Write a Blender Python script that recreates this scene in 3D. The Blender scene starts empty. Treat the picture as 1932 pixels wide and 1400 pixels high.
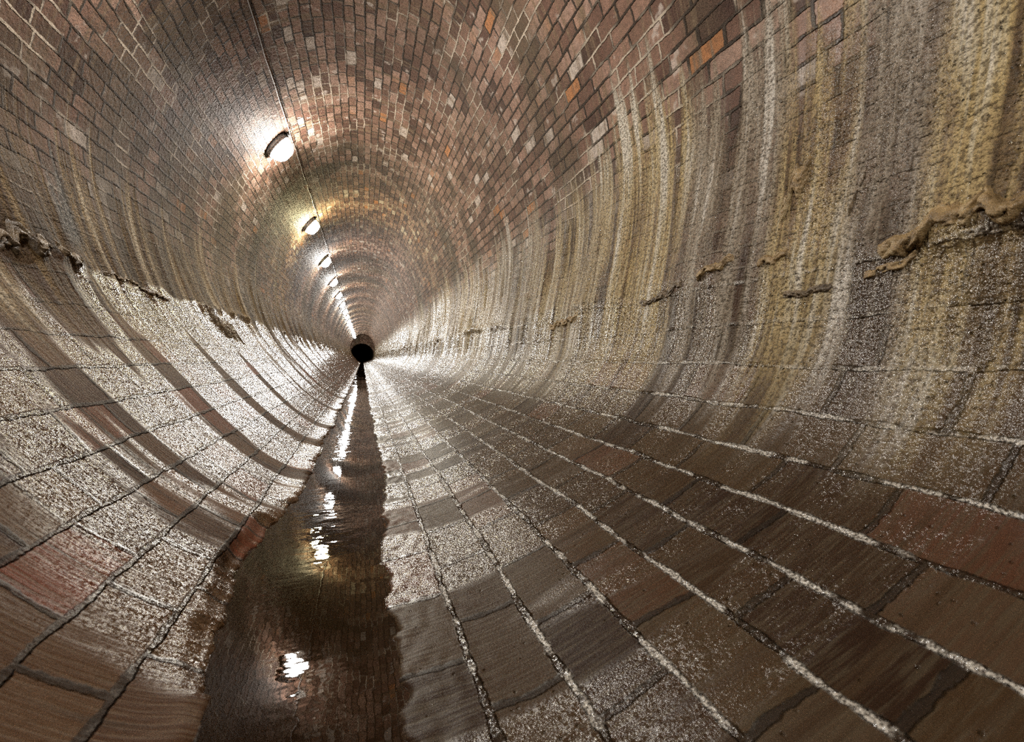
import bpy, bmesh, math, random
import numpy as np
from mathutils import Matrix, Vector

scene = bpy.context.scene
COL = scene.collection
random.seed(7)

# ------------------------------------------------------------------ tunnel profile
H = 0.5                      # lens height above the trickle of water (z = 0)
PTS = [(-.18, -1.012), (.10, -1.0), (.46, -.945), (.81, -.83), (1.20, -.685), (1.66, -.43),
       (1.98, -.02), (2.10, .50), (2.21, 1.05), (2.24, 1.55), (2.15, 2.15), (1.82, 3.10),
       (1.13, 4.08), (0.0, 4.40), (-1.07, 4.05), (-1.80, 3.12), (-2.12, 2.2), (-2.17, 1.6),
       (-2.06, .95), (-1.86, .45), (-1.52, -.02), (-1.03, -.60), (-.76, -.835), (-.57, -.958), (-.38, -1.0)]

def closed_spline(pts, n_per=60):
    P = np.array(pts, float); n = len(P); out = []
    for i in range(n):
        p0, p1, p2, p3 = P[i-1], P[i], P[(i+1) % n], P[(i+2) % n]
        t0 = 0.0; t1 = np.linalg.norm(p1-p0)**.5; t2 = t1+np.linalg.norm(p2-p1)**.5; t3 = t2+np.linalg.norm(p3-p2)**.5
        t = np.linspace(t1, t2, n_per, endpoint=False)[:, None]
        A1 = (t1-t)/(t1-t0)*p0+(t-t0)/(t1-t0)*p1
        A2 = (t2-t)/(t2-t1)*p1+(t-t1)/(t2-t1)*p2
        A3 = (t3-t)/(t3-t2)*p2+(t-t2)/(t3-t2)*p3
        B1 = (t2-t)/(t2-t0)*A1+(t-t0)/(t2-t0)*A2
        B2 = (t3-t)/(t3-t1)*A2+(t-t1)/(t3-t1)*A3
        out.append((t2-t)/(t2-t1)*B1+(t-t1)/(t2-t1)*B2)
    return np.vstack(out)

_c = closed_spline(PTS)
for _ in range(30):                                   # gentle smoothing of the outline
    _c = .5*_c+.25*(np.roll(_c, 1, 0)+np.roll(_c, -1, 0))
PX = _c[:, 0]*H; PZ = _c[:, 1]*H+H
_d = np.hypot(np.diff(np.append(PX, PX[0])), np.diff(np.append(PZ, PZ[0])))
S_ARC = np.concatenate([[0], np.cumsum(_d)]); PER = S_ARC[-1]
PXc = np.append(PX, PX[0]); PZc = np.append(PZ, PZ[0])

def prof(s):
    """arc length from the bottom of the tunnel (right side positive) -> x, z, inward normal"""
    s = np.asarray(s, float)
    m = np.mod(s, PER)
    x = np.interp(m, S_ARC, PXc); z = np.interp(m, S_ARC, PZc)
    e = .01
    xa = np.interp(np.mod(s-e, PER), S_ARC, PXc); xb = np.interp(np.mod(s+e, PER), S_ARC, PXc)
    za = np.interp(np.mod(s-e, PER), S_ARC, PZc); zb = np.interp(np.mod(s+e, PER), S_ARC, PZc)
    tx, tz = xb-xa, zb-za; l = np.hypot(tx, tz)
    return x, z, -tz/l, tx/l

def s_at(px, pz):
    i = int(np.argmin((PX-px*H)**2+(PZ-H-pz*H)**2)); s = S_ARC[i]
    return s if s < PER/2 else s-PER

S_LEDGE_R = s_at(2.09, .48); S_LEDGE_L = -s_at(-1.97, .66)      # where upper brickwork meets the invert lining
S_FLOW_R = s_at(2.22, 1.66); S_FLOW_L = -s_at(-2.17, 1.40)      # top of the mineral wash
S_CEIL_R = s_at(1.85, 3.0); S_CEIL_L = -s_at(-1.82, 3.0)

# ------------------------------------------------------------------ numeric noise
def _hash(ix, iy, seed):
    n = (ix.astype(np.int64)*374761393+iy.astype(np.int64)*668265263+seed*974634777) & 0xffffffff
    n = ((n ^ (n >> 13))*1274126177) & 0xffffffff
    n = (n ^ (n >> 16)) & 0xffffff
    return n/float(0xffffff)

def vnoise(x, y, seed=0):
    x, y = np.broadcast_arrays(np.asarray(x, float), np.asarray(y, float))
    ix = np.floor(x); iy = np.floor(y); fx = x-ix; fy = y-iy
    fx = fx*fx*(3-2*fx); fy = fy*fy*(3-2*fy)
    a = _hash(ix, iy, seed); b = _hash(ix+1, iy, seed); c = _hash(ix, iy+1, seed); d = _hash(ix+1, iy+1, seed)
    return (a*(1-fx)+b*fx)*(1-fy)+(c*(1-fx)+d*fx)*fy

def fbm(x, y, seed=0, o=3):
    r = 0; a = .5
    for k in range(o):
        r = r+a*vnoise(x*2**k, y*2**k, seed+k*17); a *= .5
    return r/(1-.5**o)

def sstep(a, b, x):
    t = np.clip((x-a)/(b-a), 0, 1); return t*t*(3-2*t)

BH, BL = .122, .215           # invert brick course and length
EDGE_Y = [-5, .69, .885, 1.12, 1.42, 1.82, 2.6, 4.3, 9.8, 50]
EDGE_L = [-.215, -.22, -.245, -.275, -.262, -.23, -.222, -.205, -.19, -.19]
EDGE_R = [.045, .045, .052, .037, .055, .068, .07, .06, .06, .06]

def displacement(s, y):
    """height of the surface towards the inside of the tunnel, metres"""
    a = np.abs(s); right = s > 0
    led = np.where(right, S_LEDGE_R, S_LEDGE_L); flo = np.where(right, S_FLOW_R, S_FLOW_L)
    h = (fbm(s*1.3, y*.9, 1)-.5)*.022                                     # old brickwork is never true
    row = np.floor(s/BH+.001); off = _hash(row, row*0, 5)
    col = np.floor(y/BL+off)
    inv = 1-sstep(-.03, .03, a-led)
    h = h+inv*(_hash(col, row, 9)-.5)*.0016                                # invert bricks sit proud or sunk
    # mineral wash: ribs that run down the wall
    rag = led+.06*(fbm(y*2.3, s*0, 21)-.5)+.05*(vnoise(y*9, s*0, 22)-.5)
    rib = fbm(y*11, s*.8, 31, 3)
    rib2 = fbm(y*3.2, s*.5, 37, 2)
    band = sstep(-.45, .10, a-rag)*(1-sstep(-.35, .25, a-flo+.5*(rib2-.5)))
    lump = fbm(s*26, y*26, 41, 3)
    amt = np.where(right, 1.0, .75)
    h = h+amt*band*(sstep(.42, .75, rib)*.014+sstep(.45, .8, rib2)*.022+lump*.009*sstep(.35, .6, rib2))
    # ragged lip where the wash stops on the lining
    lip = np.exp(-((a-rag)/.028)**2)*sstep(.42, .72, fbm(y*4.1, s*0, 51, 3))
    h = h+amt*lip*(.006+.016*fbm(s*38, y*38, 61, 2))
    h = h-amt*np.exp(-((a-rag+.045)/.02)**2)*sstep(.5, .7, fbm(y*4.1, s*0, 51, 3))*.005
    # channel worn along the bottom
    x, z, nx, nz = prof(s)
    brk = np.floor(y/.19)
    eL = np.interp(y, EDGE_Y, EDGE_L)+(_hash(brk, brk*0, 71)-.5)*.028+(fbm(y*26, s*0, 72, 3)-.5)*.018
    eR = np.interp(y, EDGE_Y, EDGE_R)+(_hash(np.floor(y/.16), brk*0, 73)-.5)*.018+(fbm(y*30, s*0, 74, 3)-.5)*.03
    near = sstep(.9, .5, a)
    ch = sstep(-.004, .006, x-eL)*(1-sstep(-.012, .012, x-eR))*near
    edge = np.where((x-eL) < 0, x-eL, np.where(x > eR, eR-x, 0))
    keep = sstep(.20, .0, -edge)*near
    # hold the banks just above the water line close to the channel
    h = h*(1-keep*.8)
    bank_l = np.where(x < eL, 1, 0)*keep
    bank_r = np.where(x > eR, 1, 0)*keep
    h = h+bank_l*(.004+.004*_hash(brk, brk*0+1, 75))+bank_r*(.0035+.005*(fbm(s*60, y*60, 77, 2)-.45))
    gap = np.maximum(eL-x, 0)
    tz = .002+.45*gap+.003*vnoise(s*30, y*30, 79)
    wb = sstep(.05, .008, gap)*(x < eL)*(a < .6)
    h = h+wb*np.minimum(0, (tz-z)/np.maximum(nz, .4)-h)
    h = h*(1-ch)+ch*((-.014-.006*vnoise(s*9, y*9, 78)-z)/np.maximum(nz, .4))
    # keep banks out of the water: base outline already sits within +-7 mm of it
    low = (np.maximum(0, .0035-(z+h*nz)))*(1-ch)*near*(np.abs(x+.09) < .34)
    h = h+low
    return h

# ------------------------------------------------------------------ materials
def new_mat(name):
    m = bpy.data.materials.new(name); m.use_nodes = True
    nt = m.node_tree; nt.nodes.clear()
    out = nt.nodes.new('ShaderNodeOutputMaterial'); b = nt.nodes.new('ShaderNodeBsdfPrincipled')
    nt.links.new(b.outputs[0], out.inputs[0])
    return m, nt, b

class NT:
    def __init__(s, nt): s.nt = nt
    def _in(s, sock, v):
        if v is None: return
        if hasattr(v, 'is_output'): s.nt.links.new(v, sock)
        else: sock.default_value = v
    def m(s, op, a, b=None, c=None, clamp=False):
        n = s.nt.nodes.new('ShaderNodeMath'); n.operation = op; n.use_clamp = clamp
        s._in(n.inputs[0], a); s._in(n.inputs[1], b)
        if c is not None: s._in(n.inputs[2], c)
        return n.outputs[0]
    def ss(s, lo, hi, x):
        n = s.nt.nodes.new('ShaderNodeMapRange'); n.interpolation_type = 'SMOOTHSTEP'
        s._in(n.inputs['Value'], x); s._in(n.inputs['From Min'], lo); s._in(n.inputs['From Max'], hi)
        return n.outputs[0]
    def v2(s, x, y, z=0.0):
        return s.vec(s.m('ADD', x, z*7.71) if z else x, y)
    def vec(s, x, y, z=0.0):
        n = s.nt.nodes.new('ShaderNodeCombineXYZ'); s._in(n.inputs[0], x); s._in(n.inputs[1], y); s._in(n.inputs[2], z)
        return n.outputs[0]
    def noise(s, v, scale=1.0, detail=2.0, rough=.5, dims='2D'):
        n = s.nt.nodes.new('ShaderNodeTexNoise'); n.noise_dimensions = dims
        s._in(n.inputs['Vector'], v); n.inputs['Scale'].default_value = scale
        n.inputs['Detail'].default_value = detail; n.inputs['Roughness'].default_value = rough
        return n.outputs[0]
    def voro(s, v, scale):
        n = s.nt.nodes.new('ShaderNodeTexVoronoi'); n.voronoi_dimensions = '2D'; s._in(n.inputs['Vector'], v); n.inputs['Scale'].default_value = scale
        return n.outputs['Distance'], n.outputs['Color']
    def white(s, v):
        n = s.nt.nodes.new('ShaderNodeTexWhiteNoise'); n.noise_dimensions = '3D'; s._in(n.inputs['Vector'], v)
        return n.outputs['Value'], n.outputs['Color']
    def ramp(s, x, stops, interp='LINEAR'):
        n = s.nt.nodes.new('ShaderNodeValToRGB'); cr = n.color_ramp; cr.interpolation = interp
        while len(cr.elements) < len(stops): cr.elements.new(.5)
        for e, (p, c) in zip(cr.elements, stops): e.position = p; e.color = (*c, 1)
        s._in(n.inputs[0], x); return n.outputs[0]
    def mix(s, f, a, b, mode='MIX'):
        n = s.nt.nodes.new('ShaderNodeMix'); n.data_type = 'RGBA'; n.blend_type = mode
        s._in(n.inputs[0], f)
        for k, v in ((6, a), (7, b)):
            if isinstance(v, tuple): v = (*v, 1)
            s._in(n.inputs[k], v)
        return n.outputs[2]
    def fmix(s, f, a, b):
        n = s.nt.nodes.new('ShaderNodeMix'); n.data_type = 'FLOAT'
        s._in(n.inputs[0], f); s._in(n.inputs[2], a); s._in(n.inputs[3], b)
        return n.outputs[0]
    def bump(s, hgt, dist, strength=1.0, normal=None):
        n = s.nt.nodes.new('ShaderNodeBump'); s._in(n.inputs['Height'], hgt)
        n.inputs['Distance'].default_value = dist; s._in(n.inputs['Strength'], strength)
        if normal is not None: s._in(n.inputs['Normal'], normal)
        return n.outputs[0]
    def bricks(s, U, V, L, Hh, seed, bond=.5, jit=.2):
        row = s.m('FLOOR', s.m('DIVIDE', V, Hh))
        rr, _ = s.white(s.vec(row, seed, 3.3))
        off = s.m('ADD', s.m('MULTIPLY', row, bond), s.m('MULTIPLY', rr, jit))
        u = s.m('ADD', s.m('DIVIDE', U, L), off)
        col = s.m('FLOOR', u)
        fu = s.m('FRACT', u); fv = s.m('FRACT', s.m('DIVIDE', V, Hh))
        du = s.m('MULTIPLY', s.m('MINIMUM', fu, s.m('SUBTRACT', 1.0, fu)), L)
        dv = s.m('MULTIPLY', s.m('MINIMUM', fv, s.m('SUBTRACT', 1.0, fv)), Hh)
        val, colr = s.white(s.vec(col, row, seed))
        return du, dv, val, colr

GLINT = .62

def make_brick_material():
    m, nt, b = new_mat('old_sewer_brickwork'); g = NT(nt)
    uvn = nt.nodes.new('ShaderNodeUVMap'); uvn.uv_map = 'arc'
    sp = nt.nodes.new('ShaderNodeSeparateXYZ'); nt.links.new(uvn.outputs[0], sp.inputs[0])
    U, V = sp.outputs[0], sp.outputs[1]
    uv = g.vec(U, V)
    side = g.m('GREATER_THAN', V, 0.0)
    A = g.m('ABSOLUTE', V)
    LED = g.fmix(side, S_LEDGE_L, S_LEDGE_R); FLO = g.fmix(side, S_FLOW_L, S_FLOW_R)
    # warped coordinates for hand-laid bricks
    w1 = g.m('SUBTRACT', g.noise(uv, 5.0, 1.0), .5); w2 = g.m('SUBTRACT', g.noise(g.v2(V, U, 4.0), 6.0, 1.0), .5)
    w3 = g.m('SUBTRACT', g.noise(uv, 70.0, 1.0), .5)
    Uw = g.m('ADD', g.m('ADD', U, g.m('MULTIPLY', w1, .030)), g.m('MULTIPLY', w3, .006))
    Vw = g.m('ADD', g.m('ADD', V, g.m('MULTIPLY', w2, .016)), g.m('MULTIPLY', w3, .005))
    # streaks that run down the wall (constant distance along the tunnel)
    st1 = g.noise(g.v2(g.m('MULTIPLY', U, 22.0), g.m('MULTIPLY', V, 1.2), 1.0), 1.0, 3.0, .66)
    st2 = g.noise(g.v2(g.m('MULTIPLY', U, 4.2), g.m('MULTIPLY', V, .6), 7.0), 1.0, 2.0, .55)
    fine = g.noise(g.v2(g.m('MULTIPLY', U, 150.0), g.m('MULTIPLY', V, 9.0), 2.0), 1.0, 2.0, .65)
    blot = g.noise(uv, 2.6, 2.0, .6)
    mott = g.noise(uv, 42.0, 3.0, .65)
    pits = g.noise(uv, 85.0, 2.0, .7)
    jn = g.noise(uv, 18.0, 1.0, .6)
    # ---- crown brick
    du, dv, rv, rc = g.bricks(Uw, Vw, .148, .0655, 1.7, .5, .35)
    jw = g.m('ADD', .0024, g.m('MULTIPLY', g.m('SUBTRACT', jn, .35), .007))
    d1 = g.m('MINIMUM', du, dv)
    mort1 = g.m('SUBTRACT', 1.0, g.ss(jw, g.m('ADD', jw, .0032), d1))
    rvm = g.m('ADD', g.m('MULTIPLY', rv, .85), g.m('MULTIPLY', g.m('SUBTRACT', blot, .42), .55))
    c1 = g.ramp(rvm, [(0, (.045, .023, .016)), (.20, (.105, .054, .037)), (.42, (.175, .098, .067)), (.62, (.235, .135, .095)),
                      (.82, (.31, .20, .15)), (.94, (.33, .17, .095)), (1.0, (.44, .37, .31))])
    rs = nt.nodes.new('ShaderNodeSeparateColor'); nt.links.new(rc, rs.inputs[0])
    c1 = g.mix(g.m('GREATER_THAN', rs.outputs[0], .955), c1, (.46, .39, .33))
    c1 = g.mix(g.m('GREATER_THAN', rs.outputs[1], .986), c1, (.36, .155, .06))
    c1 = g.mix(g.ss(.48, .72, st1), c1, (.17, .115, .07))
    c1 = g.mix(g.m('MULTIPLY', g.ss(.35, .75, mott), .45), c1, (.07, .042, .028))
    eff = g.ss(.64, .72, g.noise(uv, 7.5, 3.0, .62))
    c1 = g.mix(g.m('MULTIPLY', eff, .6), c1, (.50, .43, .37))
    stain = g.ss(.50, .66, g.noise(g.v2(g.m('MULTIPLY', U, 1.15), g.m('MULTIPLY', V, .35), 31.0), 1.0, 3.0, .6))
    c1 = g.mix(g.m('MULTIPLY', stain, .75), c1, (.075, .055, .032))
    mc1 = g.mix(g.ss(.50, .66, g.noise(uv, 3.1, 2.0)), (.035, .024, .016), (.42, .35, .27))
    c1 = g.mix(mort1, c1, mc1)
    # ---- invert brick
    eu, ev, rw, rd = g.bricks(Uw, Vw, BL, BH, 5.1, .5, .3)
    d2 = g.m('MINIMUM', eu, ev)
    jw2 = g.m('ADD', .0020, g.m('MULTIPLY', g.m('SUBTRACT', jn, .35), .009))
    mort2 = g.m('SUBTRACT', 1.0, g.ss(jw2, g.m('ADD', jw2, .004), d2))
    long2 = g.m('SUBTRACT', 1.0, g.ss(g.m('ADD', jw2, .0015), g.m('ADD', jw2, .006), ev))
    c2 = g.ramp(rw, [(0, (.020, .008, .0026)), (.4, (.036, .0175, .0062)), (.75, (.047, .026, .0105)), (.9, (.078, .024, .011)), (1, (.056, .036, .019))])
    c2 = g.mix(g.m('MULTIPLY', g.ss(.42, .68, fine), .6), c2, (.065, .047, .027))
    c2 = g.mix(g.m('SUBTRACT', 1.0, side), c2, g.mix(1.0, c2, (1.9, 1.65, 1.6), 'MULTIPLY'))  # left bricks redder, and lightened to paint in the light of nearby lamps
    c2 = g.mix(g.ss(.55, .75, st1), c2, (.04, .022, .01))
    pale2 = g.m('MULTIPLY', g.m('MULTIPLY', g.m('SUBTRACT', 1.0, g.ss(g.m('ADD', jw2, .0005), g.m('ADD', jw2, .0045), ev)), g.ss(.44, .54, g.noise(uv, 11.0, 2.0, .65))),
               g.fmix(side, .12, 1.0))
    c2 = g.mix(g.m('MULTIPLY', mort2, .8), c2, (.015, .0095, .006))
    c2 = g.mix(pale2, c2, g.ramp(g.noise(uv, 260.0, 2.0), [(.40, (.06, .05, .04)), (.58, (.60, .56, .49))]))  # pale joint deposit that paints in lamp glints, mostly on the right
    # ---- mineral wash
    sm = g.m('ADD', g.m('MULTIPLY', st1, .55), g.m('MULTIPLY', st2, .45))
    ochre = g.ramp(sm, [(.38, (.045, .028, .013)), (.445, (.20, .135, .06)), (.49, (.36, .26, .12)), (.53, (.47, .35, .16)), (.575, (.50, .42, .27)), (.63, (.66, .60, .49))])
    greyw = g.ramp(sm, [(.38, (.04, .027, .019)), (.45, (.13, .10, .075)), (.51, (.22, .18, .14)), (.57, (.31, .265, .215)), (.63, (.58, .53, .46))])
    ub = g.m('ADD', U, g.m('MULTIPLY', g.m('SUBTRACT', st2, .5), .22))
    band = g.ramp(g.m('DIVIDE', ub, 8.0), [(k/8.0, (v, v, v)) for k, v in ((0, .95), (.58, .95), (.62, .05), (.76, .1), (.80, .9), (.93, .85), (.99, .12), (1.30, .15),
                  (1.38, 1), (1.75, .95), (1.95, .6), (2.5, .75), (2.9, .25), (3.5, .15), (3.9, .7), (5.0, .9), (5.4, .4), (6.2, .8), (7.0, .5))])
    ochre = g.mix(band, greyw, ochre)
    brown = g.ramp(sm, [(.39, (.025, .015, .008)), (.46, (.075, .046, .022)), (.53, (.15, .095, .042)), (.59, (.26, .18, .09)), (.66, (.50, .41, .28))])
    wash = g.mix(side, brown, ochre)
    wash = g.mix(g.m('MULTIPLY', g.ss(.45, .66, pits), .7), wash, (.055, .035, .016))
    # one gritty grey run of slime down the left wall
    un = g.m('ADD', U, g.m('MULTIPLY', g.m('SUBTRACT', st2, .5), .10))
    slime = g.m('MULTIPLY', g.m('MULTIPLY', g.ss(2.02, 2.05, un), g.m('SUBTRACT', 1.0, g.ss(2.13, 2.19, un))), g.m('MULTIPLY', g.m('SUBTRACT', 1.0, side), g.ss(1.32, 1.42, A)))
    wash = g.mix(slime, wash, g.ramp(pits, [(.40, (.025, .021, .018)), (.56, (.10, .09, .078)), (.64, (.30, .28, .25))]))
    # ---- zones
    aj = g.m('ADD', A, g.m('MULTIPLY', g.m('SUBTRACT', g.noise(uv, 5.0, 1.0), .5), .14))
    inv = g.m('SUBTRACT', 1.0, g.ss(g.m('SUBTRACT', LED, .02), g.m('ADD', LED, .02), aj))
    up = g.m('ADD', FLO, g.m('MULTIPLY', g.m('SUBTRACT', g.m('ADD', g.m('MULTIPLY', st2, .7), g.m('MULTIPLY', st1, .5)), .60), 1.4))
    below = g.m('SUBTRACT', 1.0, g.ss(g.m('SUBTRACT', up, .10), g.m('ADD', up, .16), A))
    lowf = g.ss(g.m('SUBTRACT', LED, g.m('ADD', .22, g.m('MULTIPLY', st2, .7))), g.m('SUBTRACT', LED, .06), A)
    cover = g.m('MULTIPLY', below, g.m('MULTIPLY', lowf, g.fmix(inv, g.m('ADD', .80, g.m('MULTIPLY', g.ss(.4, .55, st1), .2)), g.m('ADD', .5, g.m('MULTIPLY', g.ss(.40, .56, st1), .5)))))
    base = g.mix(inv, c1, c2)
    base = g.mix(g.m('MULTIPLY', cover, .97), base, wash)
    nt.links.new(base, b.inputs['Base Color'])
    # ---- wetness: seepage comes down in rings, sharp edged
    seep = g.ss(g.fmix(side, .40, .47), g.fmix(side, .46, .53), g.noise(g.v2(g.m('MULTIPLY', U, 3.0), g.m('MULTIPLY', V, .45), 23.0), 1.0, 3.0, .62))
    wetn = g.noise(g.v2(g.m('MULTIPLY', U, 7.0), g.m('MULTIPLY', V, 1.2), 11.0), 1.0, 2.0, .6)
    lowz = g.m('SUBTRACT', 1.0, g.ss(g.m('SUBTRACT', FLO, .25), g.m('ADD', FLO, .25), A))
    wet = g.m('MULTIPLY', lowz, g.ss(.36, .55, wetn))
    wet = g.m('MULTIPLY', wet, g.fmix(side, .05, .85))
    dryl = g.m('MAXIMUM', side, g.ss(.62, .92, g.m('ADD', U, g.m('SUBTRACT', g.m('MULTIPLY', g.m('SUBTRACT', st2, .5), 1.1), g.m('MULTIPLY', g.m('SUBTRACT', A, .3), .75)))))
    slow = g.fmix(side, 1.0, g.ss(.40, .58, g.noise(g.v2(g.m('MULTIPLY', U, .75), g.m('MULTIPLY', V, .3), 41.0), 1.0, 1.0)))
    wet = g.m('MULTIPLY', wet, g.m('ADD', .25, g.m('MULTIPLY', slow, .75)))
    wet = g.fmix(inv, wet, g.m('ADD', .12, g.m('MULTIPLY', g.m('MULTIPLY', seep, dryl), .88)))
    r = g.fmix(wet, g.fmix(lowz, .74, g.fmix(side, .72, .50)), .20)
    joint = g.m('MULTIPLY', g.m('MULTIPLY', long2, inv), g.m('MULTIPLY', side, g.m('SUBTRACT', 1.0, g.m('MULTIPLY', cover, .6))))
    # standing drops on the right hand wash and sparsely over the invert
    vdist, vcol = g.voro(g.vec(g.m('ADD', Uw, 3.0), Vw), 105.0)
    vs_ = nt.nodes.new('ShaderNodeSeparateColor'); nt.links.new(vcol, vs_.inputs[0])
    dzone = g.m('MULTIPLY', side, g.m('MAXIMUM', g.m('MULTIPLY', cover, .42), g.m('MULTIPLY', inv, .03)))
    dzone = g.m('MULTIPLY', dzone, g.ss(.38, .60, g.noise(uv, 9.0, 1.0)))
    drop = g.m('MULTIPLY', g.ss(.42, .16, vdist), g.m('LESS_THAN', vs_.outputs[0], dzone))
    r = g.fmix(joint, r, .16); r = g.fmix(drop, r, .07)
    nt.links.new(r, b.inputs['Roughness'])
    nt.links.new(g.fmix(g.m('MAXIMUM', g.m('MAXIMUM', joint, drop), wet), g.fmix(inv, .14, .07), .85), b.inputs['Specular IOR Level'])
    # ---- relief
    h1 = g.m('MULTIPLY', mort1, -1.0)
    tilt = g.m('MULTIPLY', rv, .9)
    hb = g.m('ADD', g.m('ADD', h1, g.m('MULTIPLY', tilt, g.m('SUBTRACT', 1.0, mort1))), g.m('MULTIPLY', mott, .6))
    h2 = g.m('ADD', g.m('MULTIPLY', mort2, -1.0), g.m('ADD', g.m('MULTIPLY', fine, .30), g.m('MULTIPLY', rw, .4)))
    hz = g.fmix(inv, hb, h2)
    hw = g.m('ADD', g.m('MULTIPLY', st1, 4.0), g.m('MULTIPLY', pits, -2.0))
    hz = g.fmix(g.m('MULTIPLY', cover, .85), hz, hw)
    n1 = g.bump(hz, .0064, 1.0)
    n1 = g.bump(g.ss(.46, .0, vdist), .007, g.m('MULTIPLY', drop, 1.0), n1)
    n1 = g.bump(g.noise(uv, 300.0, 2.0, .6), .0016, g.fmix(wet, .25, .55), n1)
    # wet grit: little facets that catch the lamps
    gp = g.ss(.40, .62, g.noise(uv, 13.0, 2.0, .62))
    gl = g.fmix(side, g.m('ADD', .55, g.m('MULTIPLY', gp, .45)), g.m('MULTIPLY', gp, .55))
    gam = g.m('MAXIMUM', g.m('MULTIPLY', g.m('MULTIPLY', wet, gl), g.m('MAXIMUM', side, inv)), joint)
    facet = []
    for sc in (430.0, 210.0):
        _, vc = g.voro(uv, sc)
        vm = nt.nodes.new('ShaderNodeVectorMath'); vm.operation = 'SUBTRACT'
        nt.links.new(vc, vm.inputs[0]); vm.inputs[1].default_value = (.5, .5, .5); facet.append(vm.outputs[0])
    fm = nt.nodes.new('ShaderNodeVectorMath'); fm.operation = 'ADD'
    nt.links.new(facet[0], fm.inputs[0]); nt.links.new(facet[1], fm.inputs[1])
    sc_ = nt.nodes.new('ShaderNodeVectorMath'); sc_.operation = 'SCALE'
    nt.links.new(fm.outputs[0], sc_.inputs[0]); nt.links.new(g.m('MULTIPLY', g.m('MULTIPLY', gam, g.m('SUBTRACT', 1.0, drop)), GLINT), sc_.inputs['Scale'])
    ad = nt.nodes.new('ShaderNodeVectorMath'); ad.operation = 'ADD'
    nt.links.new(n1, ad.inputs[0]); nt.links.new(sc_.outputs[0], ad.inputs[1])
    no = nt.nodes.new('ShaderNodeVectorMath'); no.operation = 'NORMALIZE'; nt.links.new(ad.outputs[0], no.inputs[0])
    nt.links.new(no.outputs[0], b.inputs['Normal'])
    return m

def make_simple(name, color, rough, metal=0.0, noise=0.0, nscale=30, bump=0.0):
    m, nt, b = new_mat(name); g = NT(nt)
    tc = nt.nodes.new('ShaderNodeTexCoord')
    n = g.noise(tc.outputs['Object'], nscale, 4.0, .6, '3D')
    c = g.mix(g.m('MULTIPLY', n, noise), color, tuple(x*.35 for x in color))
    nt.links.new(c, b.inputs['Base Color'])
    b.inputs['Roughness'].default_value = rough; b.inputs['Metallic'].default_value = metal
    if bump: nt.links.new(g.bump(n, bump), b.inputs['Normal'])
    return m

def make_crust_material(name, dark, mid, pale, rough):
    m, nt, b = new_mat(name); g = NT(nt)
    tc = nt.nodes.new('ShaderNodeTexCoord'); o = tc.outputs['Object']
    n = g.noise(o, 22.0, 5.0, .65, '3D')
    c = g.ramp(n, [(.3, dark), (.5, mid), (.72, pale)])
    nt.links.new(c, b.inputs['Base Color'])
    b.inputs['Roughness'].default_value = rough
    n1 = g.bump(g.noise(o, 70.0, 4.0, .6, '3D'), .006)
    n2 = g.bump(g.noise(o, 330.0, 2.0, .6, '3D'), .002, .9, n1)
    nt.links.new(n2, b.inputs['Normal'])
    return m

def make_water():
    m, nt, b = new_mat('murky_water'); g = NT(nt)
    tc = nt.nodes.new('ShaderNodeTexCoord')
    sp = nt.nodes.new('ShaderNodeSeparateXYZ'); nt.links.new(tc.outputs['Object'], sp.inputs[0])
    v = g.vec(g.m('MULTIPLY', sp.outputs[0], 9.0), g.m('MULTIPLY', sp.outputs[1], 16.0), 0.0)
    n = g.noise(v, 1.0, 3.0, .5)
    patch = g.ss(.50, .68, g.noise(tc.outputs['Object'], 1.7, 2.0))
    b.inputs['Base Color'].default_value = (.011, .0048, .0012, 1)
    b.inputs['Roughness'].default_value = .015
    b.inputs['IOR'].default_value = 1.6
    nt.links.new(g.bump(n, .0016, g.m('ADD', .10, g.m('MULTIPLY', patch, .8))), b.inputs['Normal'])
    return m

def make_glow(name, color, strength):
    m, nt, b = new_mat(name)
    b.inputs['Base Color'].default_value = (.9, .9, .88, 1); b.inputs['Roughness'].default_value = .3
    b.inputs['Emission Color'].default_value = (*color, 1); b.inputs['Emission Strength'].default_value = strength
    return m

M_BRICK = make_brick_material()
M_WATER = make_water()
M_BASE = make_simple('grey_lamp_casting', (.26, .26, .25), .45, .3, .6, 40, .001)
M_GLAND = make_simple('black_cable_gland', (.02, .02, .02), .5, 0, .4)
M_CABLE = make_simple('dirty_cable_sheath', (.22, .20, .18), .5, 0, .7, 25)
M_OCHRE = make_crust_material('ochre_crust', (.10, .062, .025), (.30, .20, .09), (.50, .39, .22), .4)
M_DARKC = make_crust_material('dark_crust', (.045, .03, .018), (.13, .09, .05), (.26, .19, .11), .4)
M_LIME = make_crust_material('lime_render', (.22, .16, .11), (.45, .36, .28), (.62, .54, .45), .7)

# ------------------------------------------------------------------ mesh helpers
def link_mesh(name, verts, faces, mat, parent=None, smooth=True):
    me = bpy.data.meshes.new(name)
    me.from_pydata(verts, [], faces); me.materials.append(mat)
    if smooth: me.polygons.foreach_set('use_smooth', [True]*len(me.polygons))
    me.update()
    o = bpy.data.objects.new(name, me); COL.objects.link(o)
    if parent: o.parent = parent
    return o

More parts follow.
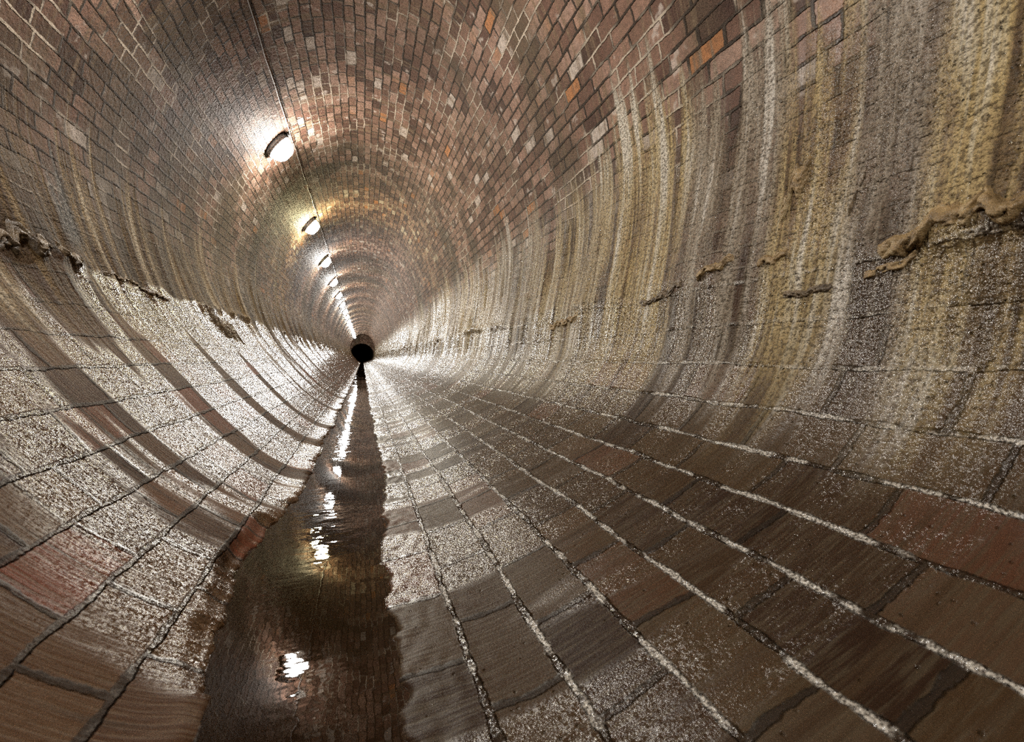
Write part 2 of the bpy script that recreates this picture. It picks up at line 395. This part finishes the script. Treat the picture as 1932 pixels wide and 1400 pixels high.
def grid_mesh(name, X, Y, Z, uvU, uvV, mat, flip=False):
    """X, Y, Z arrays (rows, cols)"""
    r, c = X.shape
    me = bpy.data.meshes.new(name)
    nv = r*c; co = np.stack([X, Y, Z], -1).reshape(-1, 3).astype(np.float32)
    i = np.arange(r-1)[:, None]*c+np.arange(c-1)[None, :]
    q = np.stack([i, i+1, i+c+1, i+c], -1).reshape(-1, 4)
    if flip: q = q[:, ::-1]
    nf = len(q)
    me.vertices.add(nv); me.vertices.foreach_set('co', co.ravel())
    me.loops.add(nf*4); me.loops.foreach_set('vertex_index', q.ravel().astype(np.int32))
    me.polygons.add(nf); me.polygons.foreach_set('loop_start', (np.arange(nf)*4).astype(np.int32))
    me.polygons.foreach_set('loop_total', np.full(nf, 4, np.int32))
    me.polygons.foreach_set('use_smooth', np.ones(nf, bool))
    me.update(calc_edges=True)
    uv = me.uv_layers.new(name='arc')
    uvs = np.stack([uvU, uvV], -1).reshape(-1, 2)[q.ravel()].astype(np.float32)
    uv.data.foreach_set('uv', uvs.ravel())
    me.materials.append(mat); me.validate()
    o = bpy.data.objects.new(name, me); COL.objects.link(o)
    return o

Y_END = 47.0
ys = list(np.arange(-4.5, -.4, .06)); y = -.4
while y < Y_END:
    ys.append(y); y += max(.0075, .0058*abs(y))
ys.append(Y_END); YS = np.array(ys)

def shell(name, s0, s1, ds):
    n = max(4, int(round((s1-s0)/ds)))
    s = np.linspace(s0, s1, n+1)
    Sg, Yg = np.meshgrid(s, YS)
    x, z, nx, nz = prof(Sg)
    h = displacement(Sg, Yg)
    o = grid_mesh(name, x+nx*h, Yg, z+nz*h, Yg, Sg, M_BRICK, flip=True)
    o['kind'] = 'structure'
    return o

SPLIT_R, SPLIT_L = S_LEDGE_R, S_LEDGE_L
shell('floor', -SPLIT_L, SPLIT_R, .0065)
shell('wall_right', SPLIT_R, S_CEIL_R, .0075)
shell('wall_left', -S_CEIL_L, -SPLIT_L, .0075)
# the crown runs over the top from right to left: s continues past the half perimeter
def crown():
    n = int(round((PER-S_CEIL_L-S_CEIL_R)/.01))
    s = np.linspace(S_CEIL_R, PER-S_CEIL_L, n+1)
    Sg, Yg = np.meshgrid(s, YS)
    x, z, nx, nz = prof(Sg)
    ssg = np.where(Sg > PER/2, Sg-PER, Sg)
    # undulation blended so both sides agree at the top
    t = sstep(-.3, .3, Sg-PER/2)
    h = displacement(Sg, Yg)*(1-t)+displacement(Sg-PER, Yg)*t
    o = grid_mesh('ceiling', x+nx*h, Yg, z+nz*h, Yg, Sg, M_BRICK, flip=True)
    o['kind'] = 'structure'
crown()

# ------------------------------------------------------------------ far end: headwall and the unlit round bore beyond
BC_X, BC_Z, BR = -.06, .72, 1.13
def far_end():
    n = 96
    ang = np.linspace(0, 2*math.pi, n+1)
    # headwall: from the tunnel outline down to the bore rim
    outx, outz = [], []
    for a in ang:
        d = np.array([math.cos(a), math.sin(a)])
        vx, vz = PX-BC_X, PZ-BC_Z
        k = int(np.argmax((vx*d[0]+vz*d[1])/np.hypot(vx, vz)))
        r = max(np.hypot(vx[k], vz[k])+.05, BR+.02)
        outx.append(BC_X+d[0]*r); outz.append(BC_Z+d[1]*r)
    rim_x = BC_X+np.cos(ang)*BR; rim_z = BC_Z+np.sin(ang)*BR
    X = np.vstack([outx, rim_x]); Z = np.vstack([outz, rim_z]); Y = np.full_like(X, Y_END-.05)
    o = grid_mesh('wall_end', X, Y, Z, X+20, Z+3, M_BRICK); o['kind'] = 'structure'
    # bore
    yy = np.concatenate([[Y_END-.05], np.arange(Y_END+.5, 95, 1.0)])
    A, Yg = np.meshgrid(ang, yy)
    X = BC_X+np.cos(A)*BR; Z = BC_Z+np.sin(A)*BR
    o = grid_mesh('wall_bore', X, Yg, Z, Yg, A*BR+2.0, M_BRICK); o['kind'] = 'structure'
far_end()

# ------------------------------------------------------------------ water
def water():
    yw = np.concatenate([np.arange(-4.4, 12, .08), np.arange(12, 95, .6)])
    xs = np.linspace(-.34, .14, 13)
    X, Yg = np.meshgrid(xs, yw)
    Z = np.zeros_like(X)
    r, c = X.shape
    top = np.stack([X, Yg, Z], -1).reshape(-1, 3)
    bot = top.copy(); bot[:, 2] = -.03
    V = np.vstack([top, bot]).tolist(); N = r*c; F = []
    for i in range(r-1):
        for j in range(c-1):
            k = i*c+j
            F.append((k, k+1, k+c+1, k+c)); F.append((N+k, N+k+c, N+k+c+1, N+k+1))
    for i in range(r-1):
        k = i*c; F.append((k, k+c, N+k+c, N+k)); k = i*c+c-1; F.append((k, N+k, N+k+c, k+c))
    for j in range(c-1):
        F.append((j, N+j, N+j+1, j+1)); k = (r-1)*c+j; F.append((k, k+1, N+k+1, N+k))
    o = link_mesh('water', V, F, M_WATER, smooth=False)
    o['label'] = 'narrow trickle of dark brown water mirroring the lamps along the tunnel floor'
    o['category'] = 'water'; o['kind'] = 'stuff'
water()

# ------------------------------------------------------------------ lamps
LX, LZ = -.63, 2.31
def wall_frame(px, pz):
    """nearest wall point, inward normal and tangent for a point of the cross-section"""
    i = int(np.argmin((PX-px)**2+(PZ-pz)**2)); s = S_ARC[i]
    x, z, nx, nz = prof(s)
    return float(s), Vector((float(x), 0, float(z))), Vector((float(nx), 0, float(nz)))
LS, LP, LN = wall_frame(LX, LZ)
LT = Vector((0, 1, 0)).cross(LN).normalized()          # along the ring
if LT.z < 0: LT = -LT                                   # points up towards the crown
AX, AY, AZ = LT, Vector((0, 1, 0)), LN                  # lamp local axes: length, along tunnel, away from wall
LROT = Matrix((AX, AY, AZ)).transposed()
if LROT.determinant() < 0:
    AY = -AY; LROT = Matrix((AX, AY, AZ)).transposed()

def superellipse(a, bb, n, e=2.6):
    out = []
    for k in range(n):
        t = 2*math.pi*k/n; c, s_ = math.cos(t), math.sin(t)
        out.append((a*math.copysign(abs(c)**(2/e), c), bb*math.copysign(abs(s_)**(2/e), s_)))
    return out

def loft(rings, cap0=True, cap1=True):
    V = []; F = []; n = len(rings[0])
    for r in rings: V += r
    for i in range(len(rings)-1):
        for j in range(n):
            F.append((i*n+j, i*n+(j+1) % n, (i+1)*n+(j+1) % n, (i+1)*n+j))
    if cap0: F.append(tuple(range(n-1, -1, -1)))
    if cap1: F.append(tuple(range((len(rings)-1)*n, len(rings)*n)))
    return V, F

LA, LB = .118, .075           # half length and half width of the bulkhead lamp
def ring(a, bb, z, n=28): return [(x, y, z) for x, y in superellipse(a, bb, n)]
base_V, base_F = loft([ring(LA*.94, LB*.94, -.02), ring(LA, LB, -.01), ring(LA, LB, .022), ring(LA*.97, LB*.96, .030), ring(LA*.90, LB*.86, .030)])
bez_V, bez_F = loft([ring(LA*.99, LB*.99, .028), ring(LA*1.03, LB*1.04, .031), ring(LA*1.03, LB*1.04, .039), ring(LA*.98, LB*.97, .043), ring(LA*.90, LB*.88, .043)], True, True)
dif = []
for k in range(5):
    t = k/4*math.pi/2
    f = math.cos(t)**.6 if k < 4 else .12
    dif.append(ring(LA*.91*max(f, .12), LB*.90*max(f, .12), .040+.100*math.sin(t), 14))
dif_V, dif_F = loft(dif, False, True)
def tube_V(path, r, n=10):
    rings = []
    for i, p in enumerate(path):
        a = Vector(path[max(i-1, 0)]); bq = Vector(path[min(i+1, len(path)-1)])
        d = (bq-a).normalized(); up = Vector((0, 0, 1)) if abs(d.z) < .9 else Vector((0, 1, 0))
        u = d.cross(up).normalized(); w = u.cross(d)
        rr = r[i] if isinstance(r, (list, tuple)) else r
        rings.append([tuple(Vector(p)+u*math.cos(2*math.pi*k/n)*rr+w*math.sin(2*math.pi*k/n)*rr) for k in range(n)])
    return loft(rings)
gl_V, gl_F = tube_V([(LA*.95, 0, .012), (LA+.012, 0, .012), (LA+.013, 0, .012), (LA+.03, 0, .012), (LA+.034, 0, .012)], [.013, .013, .017, .017, .009], 12)
br_parts = []
POWER = 290.0
GLOWS = {}
def glow(kind):
    col, st = {'cool': ((1.0, .955, .885), POWER), 'rosy': ((1.0, .92, .84), POWER*1.05), 'yellow': ((1.0, .88, .50), POWER*.95),
               'warm': ((1.0, .93, .80), POWER)}[kind]
    if kind not in GLOWS: GLOWS[kind] = make_glow('lit_diffuser_'+kind, col, st)
    return GLOWS[kind]

def wall_disp(s, y):
    ss_ = s-PER if s > PER/2 else s
    return float(displacement(np.array([ss_]), np.array([y]))[0])

Y0, DY = 4.45, 2.48
kinds = ['cool', 'cool', 'cool', 'rosy', 'yellow', 'cool', 'cool', 'warm', 'cool', 'cool', 'warm', 'warm', 'cool', 'cool', 'warm', 'warm', 'cool', 'warm', 'warm', 'cool']
ords = ['nearest', 'second', 'third', 'fourth', 'fifth', 'sixth', 'seventh', 'eighth', 'ninth', 'tenth', 'eleventh', 'twelfth',
        'thirteenth', 'fourteenth', 'fifteenth', 'sixteenth', 'farthest']
proto = {}
lamp_y = []
for k in range(-3, 17):
    yk = Y0+DY*k
    lamp_y.append(yk)
    kind = kinds[(k+3) % len(kinds)]
    root = bpy.data.objects.new('bulkhead_lamp', None); COL.objects.link(root)
    hd = wall_disp(LS, yk)
    root.matrix_world = Matrix.Translation(LP+Vector((0, yk, 0))+LN*(hd+.004)) @ LROT.to_4x4()
    if k < 0:
        lab = ['lit oval bulkhead lamp on the crown above the camera', 'lit oval bulkhead lamp on the crown behind the camera',
               'lit oval bulkhead lamp farther back behind the camera'][-k-1]
    elif k == 0: lab = 'nearest and largest of the lit bulkhead lamps on the upper left brickwork'
    elif k == 1: lab = 'lit bulkhead lamp with yellow glow, second nearest on the upper left brickwork'
    elif k == 16: lab = 'farthest lit bulkhead lamp, beside the dark bore at the tunnel end'
    else: lab = '%s nearest white bulkhead lamp in the row on the upper left brickwork' % ords[k]
    root['label'] = lab; root['category'] = 'lamp'; root['group'] = 'bulkhead lamps along the crown'
    if not proto:
        o1 = link_mesh('base', base_V, base_F, M_BASE, root); o2 = link_mesh('bezel', bez_V, bez_F, M_BASE, root)
        o3 = link_mesh('diffuser', dif_V, dif_F, glow(kind), root); o3['label'] = 'glowing white diffuser'
        o4 = link_mesh('cable_gland', gl_V, gl_F, M_GLAND, root); o4['label'] = 'black cable gland'
        proto = {'base': o1, 'bezel': o2, 'diffuser': o3, 'cable_gland': o4}
        dmesh = {kind: o3.data}
    else:
        for nm, src in proto.items():
            c = src.copy(); c.parent = root; COL.objects.link(c)
            if nm == 'diffuser':
                if kind not in dmesh:
                    me = src.data.copy(); me.materials.clear(); me.materials.append(glow(kind)); dmesh[kind] = me
                c.data = dmesh[kind]

# ------------------------------------------------------------------ cable along the lamps
def cable():
    path = []
    s_top = LS-.165 if LS > PER/2 else LS+.165
    x1, z1, _, _ = prof(LS-.165); x2, z2, _, _ = prof(LS+.165)
    s_top = LS-.165 if z1 > z2 else LS+.165
    for i in range(len(lamp_y)-1):
        a, bq = lamp_y[i], lamp_y[i+1]
        n = 14
        for j in range(n):
            t = j/n; yy = a+(bq-a)*t
            w = math.exp(-((min(t, 1-t))/.05)**2)             # dips to the lamp gland
            s = s_top+(random.random()-.5)*.012+0
            x, z, nx, nz = prof(s); hd = wall_disp(s, yy)+.010+.004*w
            path.append((float(x+nx*hd), yy, float(z+nz*hd)))
    V, F = tube_V(path, .0042, 6)
    o = link_mesh('power_cable', V, F, M_CABLE)
    o['label'] = 'thin grey power cable running along the brick crown from lamp to lamp'; o['category'] = 'cable'
cable()

# ------------------------------------------------------------------ crust ledges grown on the walls
def crust(label, mat, path, width, height, lump, seed, droop=.45, cat='mineral crust'):
    """lumpy deposit following a path of (arc, y) points on the lining, solid, seated in the wall"""
    rnd = random.Random(seed)
    P = np.array(path, float)
    seg = np.hypot(*np.diff(P, axis=0).T); L = np.concatenate([[0], np.cumsum(seg)]); T = L[-1]
    nu = int(T/.0035)+8; nv = max(14, int(width/.0032))
    u = np.linspace(-.5*width/T, 1+.5*width/T, nu); v = np.linspace(-1, 1, nv)
    cs = np.interp(u*T, L, P[:, 0]); cy = np.interp(u*T, L, P[:, 1])
    cy = np.where(u < 0, P[0, 1]+(P[1, 1]-P[0, 1])/seg[0]*u*T, cy); cy = np.where(u > 1, P[-1, 1]+(P[-1, 1]-P[-2, 1])/seg[-1]*(u-1)*T, cy)
    cs = cs+(vnoise(u*T*38, u*0+seed, 91)-.5)*width*.8
    S = cs[:, None]+v[None, :]*width*.5; Yg = np.repeat(cy[:, None], nv, 1)
    U2 = np.repeat((u*T)[:, None], nv, 1); V2 = np.repeat((v*width*.5)[None, :], nu, 0)
    h = np.full_like(S, -.02)
    for _ in range(int(T*width/(lump*lump)*2.0)+4):
        r = lump*rnd.uniform(.28, 1.0); t0 = rnd.random()*T; w0 = rnd.uniform(-.5, .5)*width*.75
        env = (1-abs(w0/(width*.5))**2)*min(1, .35+4*min(t0, T-t0)/T)*(.55+.45*vnoise(np.array([t0*14]), np.array([seed]), 92)[0])
        d2 = (U2-t0)**2+((V2-w0)*1.1)**2
        top = height*env*rnd.uniform(.25, 1.0)
        h = np.maximum(h, np.where(d2 < r*r, top-r*.9+np.sqrt(np.maximum(0, r*r-d2))*.9, -.02))
    h = h+(fbm(U2*170, V2*170, seed, 3)-.5)*.007
    side = np.minimum(1-np.abs(v)[None, :], 1)*np.ones_like(S)
    ends = np.minimum(np.arange(nu), np.arange(nu)[::-1])[:, None]/4.0
    h = np.where((side < .06) | (ends < .3), -.02, h)
    x, z, nx, nz = prof(S); b = displacement(S, Yg)
    hh = b+np.maximum(h, -.018)
    sag = np.maximum(h, 0)*droop
    X = x+nx*hh; Z = z+nz*hh-sag
    Xb = x+nx*(b-.024); Zb = z+nz*(b-.024)
    N = nu*nv
    V = np.vstack([np.stack([X, Yg, Z], -1).reshape(-1, 3), np.stack([Xb, Yg, Zb], -1).reshape(-1, 3)])
    F = []
    for i in range(nu-1):
        for j in range(nv-1):
            k = i*nv+j; F.append((k, k+nv, k+nv+1, k+1)); F.append((N+k, N+k+1, N+k+nv+1, N+k+nv))
    for i in range(nu-1):
        k = i*nv; F.append((k, k+1+nv-1, N+k+nv, N+k)); k = i*nv+nv-1; F.append((k, N+k, N+k+nv, k+nv))
    for j in range(nv-1):
        F.append((j, j+1, N+j+1, N+j)); k = (nu-1)*nv+j; F.append((k, N+k, N+k+1, k+1))
    c = V.mean(0); V = V-c
    o = link_mesh('mineral_crust', V.tolist(), F, mat); o.location = c.tolist()
    o['label'] = label; o['category'] = cat; o['group'] = 'crusts grown along the wall ledges'

crust('thick lumpy ochre mineral crust jutting from the right wall at the frame edge', M_OCHRE, [(1.468, .665), (1.495, .60), (1.515, .53), (1.503, .44)], .050, .032, .016, 3)
crust('thin dark crust streak low on the right wall under the thick ochre crust', M_OCHRE, [(1.425, .70), (1.44, .64), (1.452, .60)], .020, .012, .008, 4)
crust('beaded ochre crust on the right wall made of round pale brown lumps', M_OCHRE, [(1.500, 1.20), (1.520, 1.12), (1.545, 1.06)], .030, .020, .013, 5)
crust('short ochre crust of three lumps right of the beaded crust', M_OCHRE, [(1.508, .985), (1.515, .93), (1.518, .895)], .026, .018, .013, 6)
crust('dark brown crust in a grey wet stretch of the right wall ledge', M_DARKC, [(1.462, 1.54), (1.478, 1.42), (1.492, 1.28)], .028, .018, .011, 7)
crust('bulging ochre crust highest up on the right wall, above the beaded crust', M_OCHRE, [(1.655, .935), (1.700, .90), (1.745, .865)], .085, .018, .013, 8)
crust('thin dark crust ridge edging the clean pinkish strip of the right wall', M_DARKC, [(1.579, .752), (1.62, .742), (1.662, .728)], .014, .010, .006, 9, .1)
crust('dark speckled crust patch ending at the clean strip low on the right wall', M_DARKC, [(1.405, .89), (1.407, .83), (1.409, .765)], .022, .010, .007, 10, .1)
crust('small ochre crust farthest along the right wall ledge', M_OCHRE, [(1.414, 2.38), (1.440, 2.22), (1.462, 2.06)], .034, .018, .014, 11)
crust('dark rough crust overhanging the left wall ledge at the frame edge', M_DARKC, [(-1.300, 1.68), (-1.318, 1.78), (-1.322, 1.88)], .07, .030, .016, 12)
crust('knobbly brown crust cluster right of the dark crust on the left wall', M_DARKC, [(-1.312, 1.93), (-1.306, 1.99), (-1.285, 2.05)], .05, .026, .014, 13)
crust('thin dark broken crust line along the middle of the left wall ledge', M_DARKC, [(-1.29, 2.20), (-1.285, 2.42), (-1.262, 2.62), (-1.25, 2.84)], .022, .016, .010, 14)
crust('wide rough brown crust patch farthest along the left wall ledge', M_DARKC, [(-1.20, 3.42), (-1.14, 3.62), (-1.09, 3.85)], .15, .020, .016, 15)

# ------------------------------------------------------------------ camera
def set_camera():
    f, ux, uy, roll = 850.0, 684.2, 673.8, .017
    d = Vector(((ux-966)/f, (uy-700)/f, 1)).normalized()
    dn = Vector((math.sin(roll), math.cos(roll), 0)); dn = (dn-d*dn.dot(d)).normalized()
    X = dn.cross(d)                                            # tunnel right in camera coords (x right, y down, z forward)
    # rows: camera axes expressed in world (world x = X, world y = d, world z = -dn)
    def cw(v): return Vector((X.dot(v), d.dot(v), (-dn).dot(v)))
    right = cw(Vector((1, 0, 0))); up = cw(Vector((0, -1, 0))); back = cw(Vector((0, 0, -1)))
    cam = bpy.data.cameras.new('camera'); o = bpy.data.objects.new('camera', cam); COL.objects.link(o)
    o.matrix_world = Matrix.Translation((0, 0, H)) @ Matrix((right, up, back)).transposed().to_4x4()
    cam.sensor_fit = 'HORIZONTAL'; cam.sensor_width = 36; cam.lens = 36*f/1932
    cam.clip_start = .01; cam.clip_end = 300
    cam.dof.use_dof = True; cam.dof.focus_distance = 2.2; cam.dof.aperture_fstop = 4.5
    scene.camera = o
set_camera()

w = bpy.data.worlds.new('world'); scene.world = w; w.use_nodes = True
w.node_tree.nodes['Background'].inputs[0].default_value = (0, 0, 0, 1)
w.node_tree.nodes['Background'].inputs[1].default_value = 0
cy = scene.cycles
cy.use_denoising = False
cy.use_adaptive_sampling = True; cy.adaptive_threshold = .04; cy.adaptive_min_samples = 24
cy.max_bounces = 3; cy.diffuse_bounces = 1; cy.glossy_bounces = 2; cy.transmission_bounces = 1
cy.sample_clamp_indirect = 4.0; cy.caustics_reflective = False; cy.caustics_refractive = False
vs = scene.view_settings
vs.view_transform = 'Standard'; vs.look = 'None'; vs.gamma = 1; vs.use_curve_mapping = False
vs.exposure = 0.32
